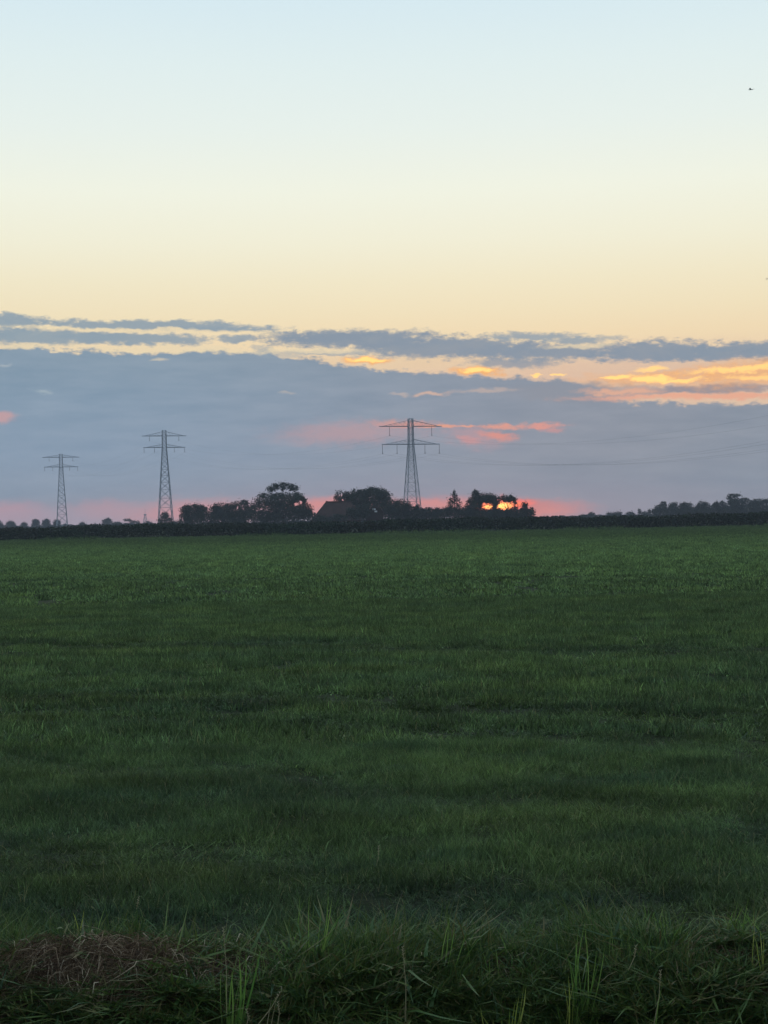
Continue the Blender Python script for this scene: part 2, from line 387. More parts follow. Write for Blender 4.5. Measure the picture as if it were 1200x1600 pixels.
m, t = mat_new('white_paint'); n = t.noise(wpos(t), 2, 3, .6); finish(t, t.ramp(n, [(.3, lin((205, 208, 206))), (.7, lin((232, 234, 230)))]), .5, .3); M_white = m
m, t = mat_new('window_glass'); finish(t, lin((30, 34, 40)), .08, .6); M_glass = m
m, t = mat_new('feathers'); n = t.noise(wpos(t), 12, 3, .6); finish(t, t.ramp(n, [(.3, lin((170, 176, 174))), (.7, lin((214, 218, 214)))]), .7, .2); M_feather = m

# ------------------------------------------------------------------ ground
def hnoise(x, y):
    return (np.sin(x*1.7+1.3*np.sin(y*.9))*np.sin(y*2.1+.7*np.sin(x*1.1))*.5+np.sin(x*4.1+y*1.3)*np.sin(y*4.7-x*.8)*.25)
EDGE = 7.75
def gz(x, y):
    x = np.asarray(x, float); y = np.asarray(y, float)
    e = EDGE+.20*np.sin(x*1.3+.4)+.10*np.sin(x*3.1)+.07*np.sin(x*7.3+1)
    b = np.clip((e-y)/1.6, 0, 1); b = b*b*(3-2*b)          # far bank of the ditch, falling towards the camera
    z = -.85*b
    nb = np.clip((5.2-y)/1.9, 0, 1); nb = nb*nb*(3-2*nb)    # near bank rising to the verge one stands on
    z = z+nb*1.4
    fade = np.clip((60-y)/40, 0, 1)
    return z+.035*hnoise(x, y)*fade*(y > 3)
ys = np.concatenate([np.linspace(-60, 2, 12), np.arange(2.4, 12, .12), np.arange(12, 60, .8), np.geomspace(60, 2400, 50)])
xs0 = np.concatenate([np.arange(0, 6, .15), np.arange(6, 24, .9), np.geomspace(24, 1640, 28)])
xs = np.concatenate([-xs0[::-1][:-1], xs0])
X, Y = np.meshgrid(xs, ys); Z = gz(X, Y)
nx, ny = len(xs), len(ys)
vs = np.stack([X, Y, Z], -1).reshape(-1, 3)
fs = [(j*nx+i, j*nx+i+1, (j+1)*nx+i+1, (j+1)*nx+i) for j in range(ny-1) for i in range(nx-1)]
g = link_mesh('ground', vs, fs, M_ground, smooth=True); tag(g, kind='structure')

# ------------------------------------------------------------------ grass
def ribbons(n, base, height, width, lean, rg, curl=.5, seg=2):
    """n tapering blades; base (n,3), height (n,), width (n,)"""
    yaw = rg.uniform(0, 2*np.pi, n); fac = rg.uniform(0, 2*np.pi, n)
    dirv = np.stack([np.cos(yaw), np.sin(yaw), np.zeros(n)], -1)
    side = np.stack([np.cos(fac), np.sin(fac), np.zeros(n)], -1)
    L = lean*rg.uniform(.2, 1.0, n)
    out = []
    ts = [i/seg for i in range(seg+1)]
    for i, t_ in enumerate(ts):
        off = dirv*(height*L*(t_**(1+curl)))[:, None]
        up = np.stack([np.zeros(n), np.zeros(n), height*t_*np.sqrt(np.clip(1-(L*t_)**2*.5, .1, 1))], -1)
        c0 = base+off+up
        w = width*(1-t_)**.6*.5
        if i < seg: out += [c0-side*w[:, None], c0+side*w[:, None]]
        else: out += [c0]
    return np.stack(out, 1)
def rib_tpl(seg): return [(2*i, 2*i+1, 2*i+3, 2*i+2) for i in range(seg-1)]+[(2*seg-2, 2*seg-1, 2*seg)]
def patch_set(name, count, n, rad, h0, h1, w, lean, mat, seg=2):
    c = bpy.data.collections.new(name)
    for k in range(count):
        rg = np.random.default_rng(100+k)
        a = rg.uniform(0, 2*np.pi, n); r = rad*np.sqrt(rg.uniform(0, 1, n))
        clump = np.floor(rg.uniform(0, 7, n)).astype(int); ca = rg.uniform(0, 2*np.pi, 7); cr = rad*rg.uniform(.2, .9, 7)
        bx = np.where(rg.random(n) < .5, r*np.cos(a), cr[clump]*np.cos(ca[clump])+rg.normal(0, rad*.13, n))
        by = np.where(rg.random(n) < .5, r*np.sin(a), cr[clump]*np.sin(ca[clump])+rg.normal(0, rad*.13, n))
        base = np.stack([bx, by, np.full(n, -.01)], -1)
        h = rg.uniform(h0, h1, n)*np.where(rg.random(n) < .04, 1.7, 1.0)
        wd = w*rg.uniform(.6, 1.3, n); ln = np.full(n, lean); lf = rg.random(n) < .55        # broad low leaves between the blades
        wd[lf] *= 2.1; h[lf] *= .62; ln[lf] *= 2.2
        Vv = ribbons(n, base, h, wd, ln, rg, seg=seg)
        o = np_mesh(name, Vv, 2*seg+1, rib_tpl(seg), mat, link=False)
        c.objects.link(o)
    return c
def scatter(name, pts, rots, scales, coll, label, cat):
    me = bpy.data.meshes.new(name); me.vertices.add(len(pts)); me.vertices.foreach_set('co', np.asarray(pts, np.float32).ravel())
    a = me.attributes.new('rot', 'FLOAT_VECTOR', 'POINT'); a.data.foreach_set('vector', np.asarray(rots, np.float32).ravel())
    b = me.attributes.new('scl', 'FLOAT_VECTOR', 'POINT'); b.data.foreach_set('vector', np.asarray(scales, np.float32).ravel())
    me.update()
    o = bpy.data.objects.new(name, me); COL.objects.link(o)
    ng = bpy.data.node_groups.new(name, 'GeometryNodeTree')
    ng.interface.new_socket('Geometry', in_out='INPUT', socket_type='NodeSocketGeometry')
    ng.interface.new_socket('Geometry', in_out='OUTPUT', socket_type='NodeSocketGeometry')
    gi = ng.nodes.new('NodeGroupInput'); go = ng.nodes.new('NodeGroupOutput')
    ci = ng.nodes.new('GeometryNodeCollectionInfo'); ci.inputs['Collection'].default_value = coll
    ci.inputs['Separate Children'].default_value = True; ci.inputs['Reset Children'].default_value = True
    ip = ng.nodes.new('GeometryNodeInstanceOnPoints'); ip.inputs['Pick Instance'].default_value = True
    ra = ng.nodes.new('GeometryNodeInputNamedAttribute'); ra.data_type = 'FLOAT_VECTOR'; ra.inputs['Name'].default_value = 'rot'
    sa = ng.nodes.new('GeometryNodeInputNamedAttribute'); sa.data_type = 'FLOAT_VECTOR'; sa.inputs['Name'].default_value = 'scl'
    L = ng.links.new
    L(gi.outputs[0], ip.inputs['Points']); L(ci.outputs[0], ip.inputs['Instance'])
    L(ra.outputs['Attribute'], ip.inputs['Rotation']); L(sa.outputs['Attribute'], ip.inputs['Scale']); L(ip.outputs[0], go.inputs[0])
    md = o.modifiers.new('scatter', 'NODES'); md.node_group = ng
    tag(o, label, cat, kind='stuff'); return o
def zone(d0, d1, dens, rg, margin=1.25, add=2.5):
    n = int(dens*(d1*d1-d0*d0)*.25*margin+dens*2*add*(d1-d0))
    y = np.sqrt(rg.uniform(d0*d0, d1*d1, n)); x = rg.uniform(-1, 1, n)*(y*.25*margin+add)
    return x, y
def track(x, y):      # lower growth along the wheel tracks
    s = y+.36*x+.6*np.sin(x*.7)+.35*np.sin(x*2.3+1)
    d = np.zeros_like(x)
    for s0, w in ((26.3, .8), (18.1, .45), (16.2, .4), (12.4, .35), (9.1, .45), (57, 1.5)): d = np.maximum(d, np.exp(-((s-s0)/w)**2))
    return d
rg = np.random.default_rng(5)
near = patch_set('near_grass_patch', 10, 340, .26, .05, .125, .0042, .9, M_near)
mid = patch_set('mid_grass_patch', 10, 190, .28, .06, .15, .010, .8, M_near)
farp = patch_set('far_grass_patch', 8, 110, .45, .06, .18, .035, .7, M_far)
def put(name, d0, d1, dens, coll, hvar, label):
    x, y = zone(d0, d1, dens, rg)
    e = EDGE+.20*np.sin(x*1.3+.4)+.10*np.sin(x*3.1)+.07*np.sin(x*7.3+1)
    k = y > e-.12; x, y = x[k], y[k]
    n = len(x); z = gz(x, y)
    patchy = .95+.12*hnoise(x*.55+3, y*.5)+.2*hnoise(x*2.6, y*2.3+5)
    hs = np.clip(patchy, .75, 1.3)*(1-.5*track(x, y))*rg.uniform(.8, 1.25, n)*hvar
    sc = rg.uniform(.85, 1.15, n)
    return scatter(name, np.stack([x, y, z], -1), np.stack([rg.normal(0, .06, n), rg.normal(0, .06, n), rg.uniform(0, 6.28, n)], -1),
                   np.stack([sc, sc, np.clip(hs, .35, 2)], -1), coll, label, 'grass')
put('near_grass', 7.4, 15, 30, near, 1.0, 'short dark green grass in the nearest strip of the field')
put('middle_grass', 15, 42, 16.0, mid, 1.0, 'dark green grass of the middle of the field with wheel tracks')
put('far_grass', 42, 262, 3.0, farp, 1.0, 'paler green grass of the far part of the field')

# verge on the ditch bank: dense dark growth and dead thatch
bankp = patch_set('bank_patch', 6, 200, .22, .07, .20, .007, 1.2, M_verge, 3)
n = 1500; x = rg.uniform(-3.4, 3.4, n); y = rg.uniform(6.3, 7.85, n); z = gz(x, y)
sc = rg.uniform(.8, 1.3, n)
scatter('bank_growth', np.stack([x, y, z], -1), np.stack([rg.uniform(0, .5, n), rg.normal(0, .2, n), rg.uniform(0, 6.28, n)], -1),
        np.stack([sc, sc, rg.uniform(.22, .62, n)*(1-.45*np.exp(-((x+1.5)/.5)**2))], -1), bankp, 'dark tangled growth on the ditch bank in the foreground', 'undergrowth')
def thatch(n, cx, cy, sx, sy, h, rg):
    """dead stems, each an arched thin ribbon lying over the bank lip"""
    bx = rg.normal(cx, sx, n); by = rg.normal(cy, sy, n)
    yaw = rg.uniform(0, 2*np.pi, n); ln = rg.uniform(.06, .26, n); rise = rg.uniform(.0, .05, n)*rg.random(n)*2
    w = rg.uniform(.0008, .0019, n); d = np.stack([np.cos(yaw), np.sin(yaw)*.8], -1)
    nrm = np.stack([-np.sin(yaw), np.cos(yaw)], -1); bend = rg.normal(0, .25, n)
    hump = h*np.exp(-((bx-cx)/(sx*1.5))**2-((by-cy)/(sy*1.8))**2)*rg.uniform(.3, 1, n)
    out = []
    for t_ in (0, .25, .5, .75, 1):
        px_ = bx+d[:, 0]*ln*(t_-.5)+nrm[:, 0]*ln*bend*(4*t_*(1-t_)); py_ = by+d[:, 1]*ln*(t_-.5)+nrm[:, 1]*ln*bend*(4*t_*(1-t_))
        pz_ = gz(px_, py_)+hump+rise*4*t_*(1-t_)+.015
        c0 = np.stack([px_, py_, pz_], -1); ww = w*(1-.6*abs(t_-.4))
        out += [c0-np.stack([nrm[:, 0]*ww, nrm[:, 1]*ww*.3, ww*.9], -1), c0+np.stack([nrm[:, 0]*ww, nrm[:, 1]*ww*.3, ww*.9], -1)]
    return np.stack(out, 1)
Vt = np.concatenate([thatch(10000, -1.52, 7.54, .36, .18, .12, rg), thatch(3000, -.85, 7.45, .3, .15, .03, rg), thatch(1500, .80, 7.66, .16, .06, .02, rg),
                     thatch(1300, 1.75, 7.5, .25, .12, .02, rg), thatch(2600, 0, 7.3, 1.4, .15, .0, rg)])
o = np_mesh('dead_thatch', Vt, 10, [(2*i, 2*i+1, 2*i+3, 2*i+2) for i in range(4)], M_dry); tag(o, 'brown mat of dead stems hanging over the edge of the bank', 'dead grass', kind='stuff')

# longer uncut grass along the lip of the bank, thick in places and missing where the dead stems lie
tallp = patch_set('bank_edge_patch', 8, 150, .16, .10, .26, .006, .8, M_verge, 3)
n = 620; x = rg.uniform(-3.2, 3.2, n); y = 7.62+rg.normal(0, .22, n); y = np.where(y > 8.2, 7.7, y)
k = (np.sin(x*2.3+.5)+np.sin(x*5.1+2)*.7+rg.normal(0, .5, n) > -.5) & ~((np.abs(x+1.5) < .45) & (y < 7.75))
x, y = x[k], y[k]; n = len(x); sc = rg.uniform(.7, 1.2, n)
scatter('bank_edge_grass', np.stack([x, y, gz(x, y)], -1), np.stack([rg.normal(0, .15, n), rg.normal(0, .15, n), rg.uniform(0, 6.28, n)], -1),
        np.stack([sc, sc, rg.uniform(.45, 1.0, n)], -1), tallp, 'longer ragged green grass along the edge of the bank', 'grass')

brightp = patch_set('bank_edge_bright_patch', 6, 16, .12, .12, .34, .006, .6, M_blade_green, 3)
n = 190; x = rg.uniform(-3.0, 3.0, n); y = 7.5+rg.normal(0, .25, n); k = ~((np.abs(x+1.52) < .5) & (y < 7.9)); x, y = x[k], y[k]; n = len(x)
scatter('sparse_long_grass', np.stack([x, y, gz(x, y)], -1), np.stack([rg.normal(0, .15, n), rg.normal(0, .15, n), rg.uniform(0, 6.28, n)], -1),
        np.stack([np.ones(n), np.ones(n), rg.uniform(.35, .85, n)], -1), brightp, 'scattered lighter grass blades standing up from the bank', 'grass')
# rough uncut fringe where the field meets the crop
fringep = patch_set('fringe_patch', 6, 60, .8, .25, .75, .07, .7, M_far, 2)
n = 900; x = rg.uniform(-85, 85, n); y = 262.6+rg.normal(0, .8, n)
scatter('field_fringe_grass', np.stack([x, y, gz(x, y)], -1), np.stack([np.zeros(n), np.zeros(n), rg.uniform(0, 6.28, n)], -1),
        np.stack([np.ones(n), np.ones(n), rg.uniform(.4, 1.1, n)*(.6+.5*(np.sin(x*.21)+np.sin(x*.07+1) > .2))], -1), fringep, 'rough uncut grass fringe at the foot of the crop', 'grass')

# single clumps and stalks one can tell apart in the foreground
def on_ground(px, py):
    d = ray(px, py); lo, hi = 4.0, 60.0
    for _ in range(50):
        mid_ = (lo+hi)/2; z_ = EYE+d.z/d.y*mid_
        if z_ > float(gz(d.x/d.y*mid_, mid_)): lo = mid_
        else: hi = mid_
    return Vector((d.x/d.y*lo, lo, EYE+d.z/d.y*lo))
def blade_strip(mb, a, b, w, bend, n=5):
    a, b = Vector(a), Vector(b); ax = (b-a); L_ = ax.length
    side = Vector((random.uniform(-1, 1), random.uniform(-.6, .2), 0)).normalized()
    bd = Vector((random.uniform(-1, 1), random.uniform(-.5, .5), 0))*bend*L_
    vs = []
    for i in range(n+1):
        t_ = i/n; p_ = a+ax*t_+bd*(t_*(1-t_))*2
        ww = w*.5*(1-t_)**.55
        if i < n: vs += [p_-side*ww, p_+side*ww]
        else: vs += [p_]
    mb.add(vs, [(2*i, 2*i+1, 2*i+3, 2*i+2) for i in range(n-1)]+[(2*n-2, 2*n-1, 2*n)])
def clump(name, label, cat, base, tips, w, mat, extra=0, spread=40, hh=60, stalks=(), seed=0, group=None):
    random.seed(seed+77)
    b0 = on_ground(*base)
    if b0.y < 7.9: b0.y -= .22; b0.x -= .22*b0.x/7.5; b0.z = float(gz(b0.x, b0.y))
    D = b0.y; root = empty(name, b0)
    tag(root, label, cat, group)
    mb = MB(); k = D/F
    for (tx, ty) in tips:
        a = Vector((random.gauss(0, .02), random.gauss(0, .02), -.02)); tp = at(tx, ty, D)-b0+Vector((0, random.gauss(0, .03), 0))
        blade_strip(mb, a, tp, w*random.uniform(.8, 1.4), .12)
    for i in range(extra):
        a = Vector((random.gauss(0, spread*.35*k), random.gauss(0, .05), -.02))
        tp = a+Vector((random.gauss(0, spread*k*.6), random.gauss(0, .06), hh*k*random.uniform(.35, 1.0)))
        blade_strip(mb, a, tp, w*random.uniform(.5, 1.1), .25)
    if mb.v: mb.build('leaves', mat, root)
    for (sx, sy, tx, ty) in stalks:
        s_ = MB(); a = at(sx, sy, D)-b0; tp = at(tx, ty, D)-b0
        m1 = (a+tp)/2+Vector((.008, 0, 0)); s_.tube([a, m1, tp], [.0022, .0017, .001], 5)
        sk = s_.build('stalk', M_blade_dry if mat is not M_blade_lime else M_blade_lime, root)
        h_ = MB(); d_ = (tp-m1).normalized(); L_ = .055
        for j in range(14):
            q = tp-d_*L_*(j/13); ang = j*2.4; o_ = Vector((math.cos(ang), math.sin(ang), .9))*.005
            h_.tube([q, q+o_*.7, q+o_*1.6], [.0008, .0019, .0004], 4)
        h_.build('seed_head', M_blade_dry, sk)
    return root
C = clump
C('grass_clump', 'tall green clump with a pale seed stalk beside the brown thatch', 'grass clump', (357, 1592),
  [(345, 1500), (362, 1515), (372, 1490), (384, 1482), (398, 1500), (378, 1520), (352, 1530), (410, 1466), (366, 1505), (391, 1478)], .012, M_blade_green, 26, 36, 90, [(354, 1590, 349, 1450)], 1)
C('grass_clump', 'tallest bushy green clump with two upright blades in the right foreground', 'grass clump', (905, 1560),
  [(905, 1446), (912, 1436), (918, 1440), (896, 1455), (884, 1485), (930, 1478), (945, 1470), (900, 1470), (890, 1500), (921, 1490), (938, 1495)], .008, M_blade_green, 170, 34, 95, [], 2)
C('young_shoots', 'bright yellow green upright shoots at the bottom edge, widest group', 'shoots', (795, 1604),
  [(819, 1534), (822, 1540), (812, 1556), (806, 1562), (797, 1572), (750, 1570), (748, 1580), (758, 1585), (735, 1590), (780, 1580), (828, 1564), (838, 1590), (770, 1590), (815, 1575)], .012, M_blade_lime, 60, 50, 50, [], 3)
C('young_shoots', 'pair of thin yellow green shoots just right of the bushy clump foot', 'shoots', (886, 1600),
  [(887, 1518), (901, 1517), (884, 1540), (895, 1545)], .009, M_blade_lime, 12, 16, 44, [], 4)
C('reed_stem', 'lone pale green stem rising from the bank right of the bushy clump', 'stem', (1022, 1600), [(1030, 1530), (1034, 1545)], .006, M_blade_green, 4, 20, 30, [(1022, 1600, 1032, 1517)], 5)
C('grass_clump', 'yellow green clump at the right border of the foreground', 'grass clump', (1190, 1500), [(1182, 1441), (1188, 1452), (1195, 1462), (1180, 1465)], .008, M_blade_lime, 10, 24, 40, [], 6)
C('grass_clump', 'slanting thin green blades right of the tallest clump, near the right border', 'grass clump', (1140, 1458), [(1154, 1404), (1158, 1412), (1148, 1425)], .006, M_blade_green, 8, 24, 30, [], 7)
C('grass_clump', 'leaning loose green clump left of the centre foreground', 'grass clump', (487, 1500), [(512, 1385), (520, 1396), (503, 1402), (483, 1394), (548, 1402), (470, 1440), (530, 1430)], .007, M_blade_green, 60, 80, 70, [], 8)
C('seed_stalk', 'single pale stalk standing alone in the middle of the field grass', 'stalk', (586, 1362), [(580, 1345)], .005, M_blade_green, 3, 10, 14, [(586, 1360, 592, 1322)], 9)
C('dry_stalks', 'forked dry pale stalks at the bottom edge, left of centre', 'stalks', (408, 1604), [(434, 1553), (424, 1560)], .006, M_blade_dry, 5, 30, 20, [(404, 1600, 438, 1550), (434, 1600, 434, 1566), (386, 1600, 385, 1578)], 10)
C('dead_weed', 'straight thin pale stem in the dark centre of the bank', 'stem', (634, 1598), [(630, 1560)], .004, M_blade_dry, 3, 10, 20, [(634, 1596, 629, 1480)], 11)
C('grass_clump', 'two short yellowish upright blades above the brown thatch', 'grass clump', (117, 1470), [(113, 1426), (120, 1424), (131, 1420)], .007, M_blade_lime, 5, 16, 30, [], 12)
C('dead_weed', 'slanting straw coloured stem above the bank, near the right side', 'stem', (980, 1520), [(990, 1500)], .005, M_blade_dry, 3, 16, 20, [(982, 1516, 994, 1478)], 13)
C('seed_stalk', 'thin slanting pale stalk in the field grass above the brown thatch', 'stalk', (206, 1440), [(214, 1420)], .005, M_blade_green, 3, 12, 18, [(206, 1438, 217, 1402)], 14)
C('grass_clump', 'low green tuft at the bank edge in the centre right', 'grass clump', (690, 1500), [(700, 1440), (706, 1428), (712, 1440), (730, 1450), (762, 1450)], .006, M_blade_green, 30, 50, 45, [], 15)
C('grass_clump', 'small green tuft beside the left border above the bank', 'grass clump', (15, 1480), [(10, 1440), (22, 1436), (30, 1450)], .007, M_blade_green, 24, 30, 40, [], 16)

# ------------------------------------------------------------------ maize crop on the far side of the field
rg = np.random.default_rng(8)
def leaf_quads(cen, size, rg, flat=0.0):
    n = len(cen)
    a = rg.normal(0, 1, (n, 3)); a /= np.linalg.norm(a, axis=1)[:, None]
    b = rg.normal(0, 1, (n, 3)); b -= a*(a*b).sum(1)[:, None]; b /= np.linalg.norm(b, axis=1)[:, None]
    s = (size*rg.uniform(.6, 1.35, n))[:, None]
    return np.stack([cen-a*s*.5, cen+b*s*.38, cen+a*s*.55, cen-b*s*.38], 1)
n = 60000
cx = rg.uniform(-95, 95, n); row = rg.integers(0, 14, n)
cy = 264+row*.75+rg.normal(0, .12, n)
top = 2.2+.14*np.sin(cx*.11)+.10*np.sin(cx*.47+1)+.12*np.sin(cx*2.1+row)+.22*rg.random(n)**4
cz = top*rg.uniform(0, 1, n)**.7+rg.normal(0, .05, n)
o = np_mesh('maize_crop', leaf_quads(np.stack([cx, cy, cz], -1), np.full(n, .34), rg), 4, [(0, 1, 2, 3)], M_maize)
tag(o, 'dark standing maize crop along the far side of the field', 'crop', kind='stuff')

# ------------------------------------------------------------------ trees
def tree(name, label, cat, lobes, D, mat=M_leaf, leaf=.42, dens=1.0, holes=(), group=None, trunk=None, clumpy=1.0, seed=1, kx=1.0, conifer=False):
    """lobes: crown masses (px, py, rx, ry) as seen, each gets its own depth; D distance in metres"""
    rg = np.random.default_rng(seed*31+7); k = D/F
    cx = sum(l[0]*l[2] for l in lobes)/sum(l[2] for l in lobes) if trunk is None else trunk
    base = at(cx, 815, D); base.z = 0
    root = empty(name, base); tag(root, label, cat, group)
    cents = []; pts = []
    for i, (lx, ly, rx, ry) in enumerate(lobes):
        rx *= 1.06; ry *= 1.06
        w = at(lx, ly, D); c0 = np.array(w); c0[1] += rg.uniform(-.4, .4)*rx*k*.6
        Rr = np.array([rx*k, max(rx, ry)*k*.85, ry*k])
        area = rx*ry*math.pi*k*k
        nc = max(6, int(9+area/2.2)); crad = min(Rr[0], Rr[2])
        for _ in range(nc):
            d = rg.normal(0, 1, 3); d /= np.linalg.norm(d)
            rr = rg.uniform(.45, .90)
            cc = c0+d*Rr*rr; cr = crad*rg.uniform(.24, .44)*clumpy
            m_ = max(16, int(dens*area/nc*9/(leaf*leaf)*.85))
            q = rg.normal(0, 1, (m_, 3)); q /= np.linalg.norm(q, axis=1)[:, None]
            q *= (rg.uniform(0, 1, m_)**.4*cr)[:, None]
            pts.append(cc+q*np.array([1.15, 1.15, .85])); cents.append(cc)
        m_ = max(20, int(dens*area*8/(leaf*leaf)))
        q = rg.normal(0, 1, (m_, 3)); q /= np.linalg.norm(q, axis=1)[:, None]
        pts.append(c0+q*Rr*(rg.uniform(0, 1, m_)**.45*.97)[:, None])
    pts = np.concatenate(pts); pts = pts+(rg.normal(0, 1, pts.shape)*(leaf*1.15))*(rg.random(len(pts)) < .16)[:, None]; pts = pts[pts[:, 2] > .2]
    for (hx, hy, hrx, hry) in holes:
        ux, uy = project(pts); wob = rg.normal(0, .16, len(pts))
        wob = wob+.32*np.sin(ux*1.1+hx)*np.sin(uy*1.5+hy)+.22*np.sin(ux*2.3+uy*1.7)-(rg.random(len(pts)) < .035)*1.0
        pts = pts[((ux-hx)/hrx)**2+((uy-hy)/hry)**2 > 1+wob]
    Q = leaf_quads(pts, leaf*rg.uniform(.45, 1.1, len(pts)), rg)-np.array(base)[None, None]
    np_mesh('crown', Q, 4, [(0, 1, 2, 3)], mat, root)
    tb = MB(); H = max(cents, key=lambda q: q[2])[2]; top_l = min(lobes, key=lambda l: l[1]); tw = at(top_l[0], top_l[1], D)-base
    tr = max(.07, H*.022)
    fork = Vector((tw.x*.3, 0, max(.6, H*.38)))
    tb.tube([(0, 0, -.2), (fork.x*.4+.05, 0, fork.z*.5), fork], [tr*1.25, tr, tr*.8], 8)
    end = Vector((tw.x, tw.y, max(fork.z+.4, tw.z)))
    tb.tube([fork, (fork+end)/2+Vector((.1, 0, 0)), end], [tr*.8, tr*.5, tr*.15], 6)
    for _ in range(min(7, len(cents))):
        cc = Vector(cents[rg.integers(len(cents))])-base
        if cc.z < fork.z: continue
        s0 = fork.lerp(end, rg.uniform(0, .4)); tb.tube([s0, s0.lerp(cc, .5)+Vector((0, 0, .15)), cc], [tr*.45, tr*.28, tr*.08], 5)
    tb.build('trunk', M_bark, root)
    return root

G = 'trees round the farmyard'
tree('broadleaf_tree', 'round dark tree at the left end of the farmyard row', 'tree', [(303, 800, 22, 13), (292, 797, 10, 9), (316, 797, 10, 7), (303, 810, 24, 9)], 520, seed=1, group=G)
tree('broadleaf_tree', 'low spreading tree with a ragged top between the round tree and the tallest one', 'tree', [(346, 799, 24, 14), (376, 796, 26, 14), (338, 798, 9, 9), (382, 786, 6, 5), (362, 808, 40, 10)], 530, seed=2, group=G, holes=[(371, 793, 1.6, 2.2)])
tree('umbrella_tree', 'tallest tree with an umbrella shaped top and sky showing under it', 'tree',
     [(440, 760, 22, 6.5), (423, 765, 8, 5), (458, 763, 8, 6), (412, 774, 8, 4), (436, 783, 42, 15), (462, 778, 14, 9), (474, 784, 5, 9), (434, 800, 52, 18), (474, 798, 16, 14), (483, 802, 6, 8)],
     515, seed=3, holes=[(437, 767.5, 4.6, 2.0), (447, 766.5, 4.2, 2.0), (456, 768.5, 3.6, 1.5), (428, 770, 3, 1.4), (463, 788, 4, 3), (470, 785, 2.5, 3)], group=G)
tree('broadleaf_tree', 'wide dense dome shaped tree right behind the farmhouse roof', 'tree',
     [(585, 776, 25, 15), (556, 779, 22, 14), (530, 780, 9, 14), (543, 782, 14, 14), (566, 772, 16, 7), (598, 778, 13, 13), (570, 797, 42, 18), (603, 790, 9, 14), (583, 767, 16, 6)],
     505, seed=4, mat=M_leaf, holes=[(534, 773, 1.2, 3.6), (535.5, 781, 1.6, 1.8)], group=G)
tree('broadleaf_tree', 'low smooth round tree at the foot of the nearest pylon', 'tree', [(624, 793, 20, 14), (634, 798, 12, 13), (612, 797, 12, 12), (625, 806, 22, 9)], 500, seed=5, group=G)
tree('bush', 'narrow upright bush standing against the right leg of the nearest pylon', 'bush', [(653, 796, 5, 10), (648, 799, 7, 8), (657, 801, 8, 8), (652, 808, 12, 7)], 500, seed=6, group=G)
tree('bush', 'low uneven bush between the nearest pylon and the pointed fir', 'bush', [(672, 801, 8, 8), (683, 802, 9, 9), (690, 800, 5, 7), (678, 808, 18, 7), (663, 805, 8, 7)], 500, seed=7, group=G)
tree('fir_tree', 'pointed loose fir tree left of the glowing sun', 'fir tree',
     [(710, 769, 2.6, 4), (710, 775, 5, 5), (706, 781, 5.5, 4.5), (714, 781, 5, 5), (704, 787, 6, 5), (717, 788, 6, 6), (710, 795, 14, 7)], 505, seed=8, dens=.55, leaf=.36, group=G,
     holes=[(711, 790, 2.5, 2.2), (706, 777, 1.2, 1.5), (716, 785, 1.4, 1.6)])
tree('bush', 'wide low bush under the pointed fir tree', 'bush', [(700, 800, 12, 9), (718, 801, 15, 9), (728, 800, 7, 8)], 498, seed=9, group=G)
tree('broadleaf_tree', 'dark tree with a knobbly top and the left half of the sun shining through', 'tree',
     [(743, 771, 6.5, 5.5), (745, 782, 14, 11), (762, 779, 15, 9), (739, 794, 13, 13), (773, 783, 6, 10), (755, 804, 30, 10), (775, 803, 14, 8), (760, 790, 17, 12), (772, 793, 4, 9)], 500, seed=10, dens=1.3,
     holes=[(761.5, 791, 9.5, 5.4), (756, 786.5, 2.5, 1.6)], group=G)
tree('broadleaf_tree', 'thin domed tree with the brightest part of the sun glowing through', 'tree',
     [(791, 779, 15, 6), (798, 781, 9, 7), (806, 789, 4, 7), (808, 803, 6, 6), (790, 805, 22, 6.5), (790, 790, 17, 14), (797, 799, 12, 6)], 500, seed=11, dens=.9, leaf=.36,
     holes=[(789, 791, 15, 7.2), (784, 783, 2.2, 1.3), (806, 797, 2.5, 2), (800, 784, 1.5, 1.1), (807, 790, 2, 2)], group=G)
tree('bush', 'upright narrow bush just right of the sun', 'bush', [(819, 789, 5.5, 5), (819, 797, 6, 8), (816, 803, 10, 8), (806, 808, 12, 6)], 498, seed=12, group=G)
tree('bush', 'small rounded bush ending the farmyard row on the right', 'bush', [(830, 797, 5, 5), (830, 803, 6, 8)], 498, seed=13, group=G)

# small far trees on the left skyline
tree('bush', 'dark bushes overlapping the right end of the farmhouse roof', 'bush', [(556, 803, 13, 9), (548, 799, 8, 7), (568, 798, 12, 12), (530, 809, 16, 6)], 474, seed=14, group=G)
tree('bush', 'low dark bush in front of the left eave of the farmhouse', 'bush', [(498, 811, 12, 6), (510, 812, 12, 5)], 474, seed=15, group=G)
G2 = 'small trees on the far left skyline'
FL = [(-4, 813, 9, 'tree cut by the left border on the far skyline'), (17, 814, 8, 'first whole small tree from the left border, pointed top'), (38, 816, 6, 'lowest bush between the pointed tree and the three round ones'),
      (56.5, 811, 6.5, 'leftmost of three round trees left of the farthest pylon'), (72.5, 810.5, 6.5, 'middle of three round trees left of the farthest pylon'),
      (89, 812, 6.5, 'small dark tree touching the left leg of the farthest pylon'), (129, 816, 6, 'small round tree right of the farthest pylon'), (149, 818.5, 6, 'tiny low bush between the farthest pylon and the flat topped tree')]
for i, (x, y, r, lb) in enumerate(FL):
    tree('small_tree', lb, 'tree', [(x, y+r*.75, r, r*.8), (x+.5, y+r*.35+1.5, r*.55, r*.45), (x, y+10, r*1.15, 6)], 1100, mat=M_leaf_far, leaf=.62, dens=1.2, seed=20+i, group=G2)
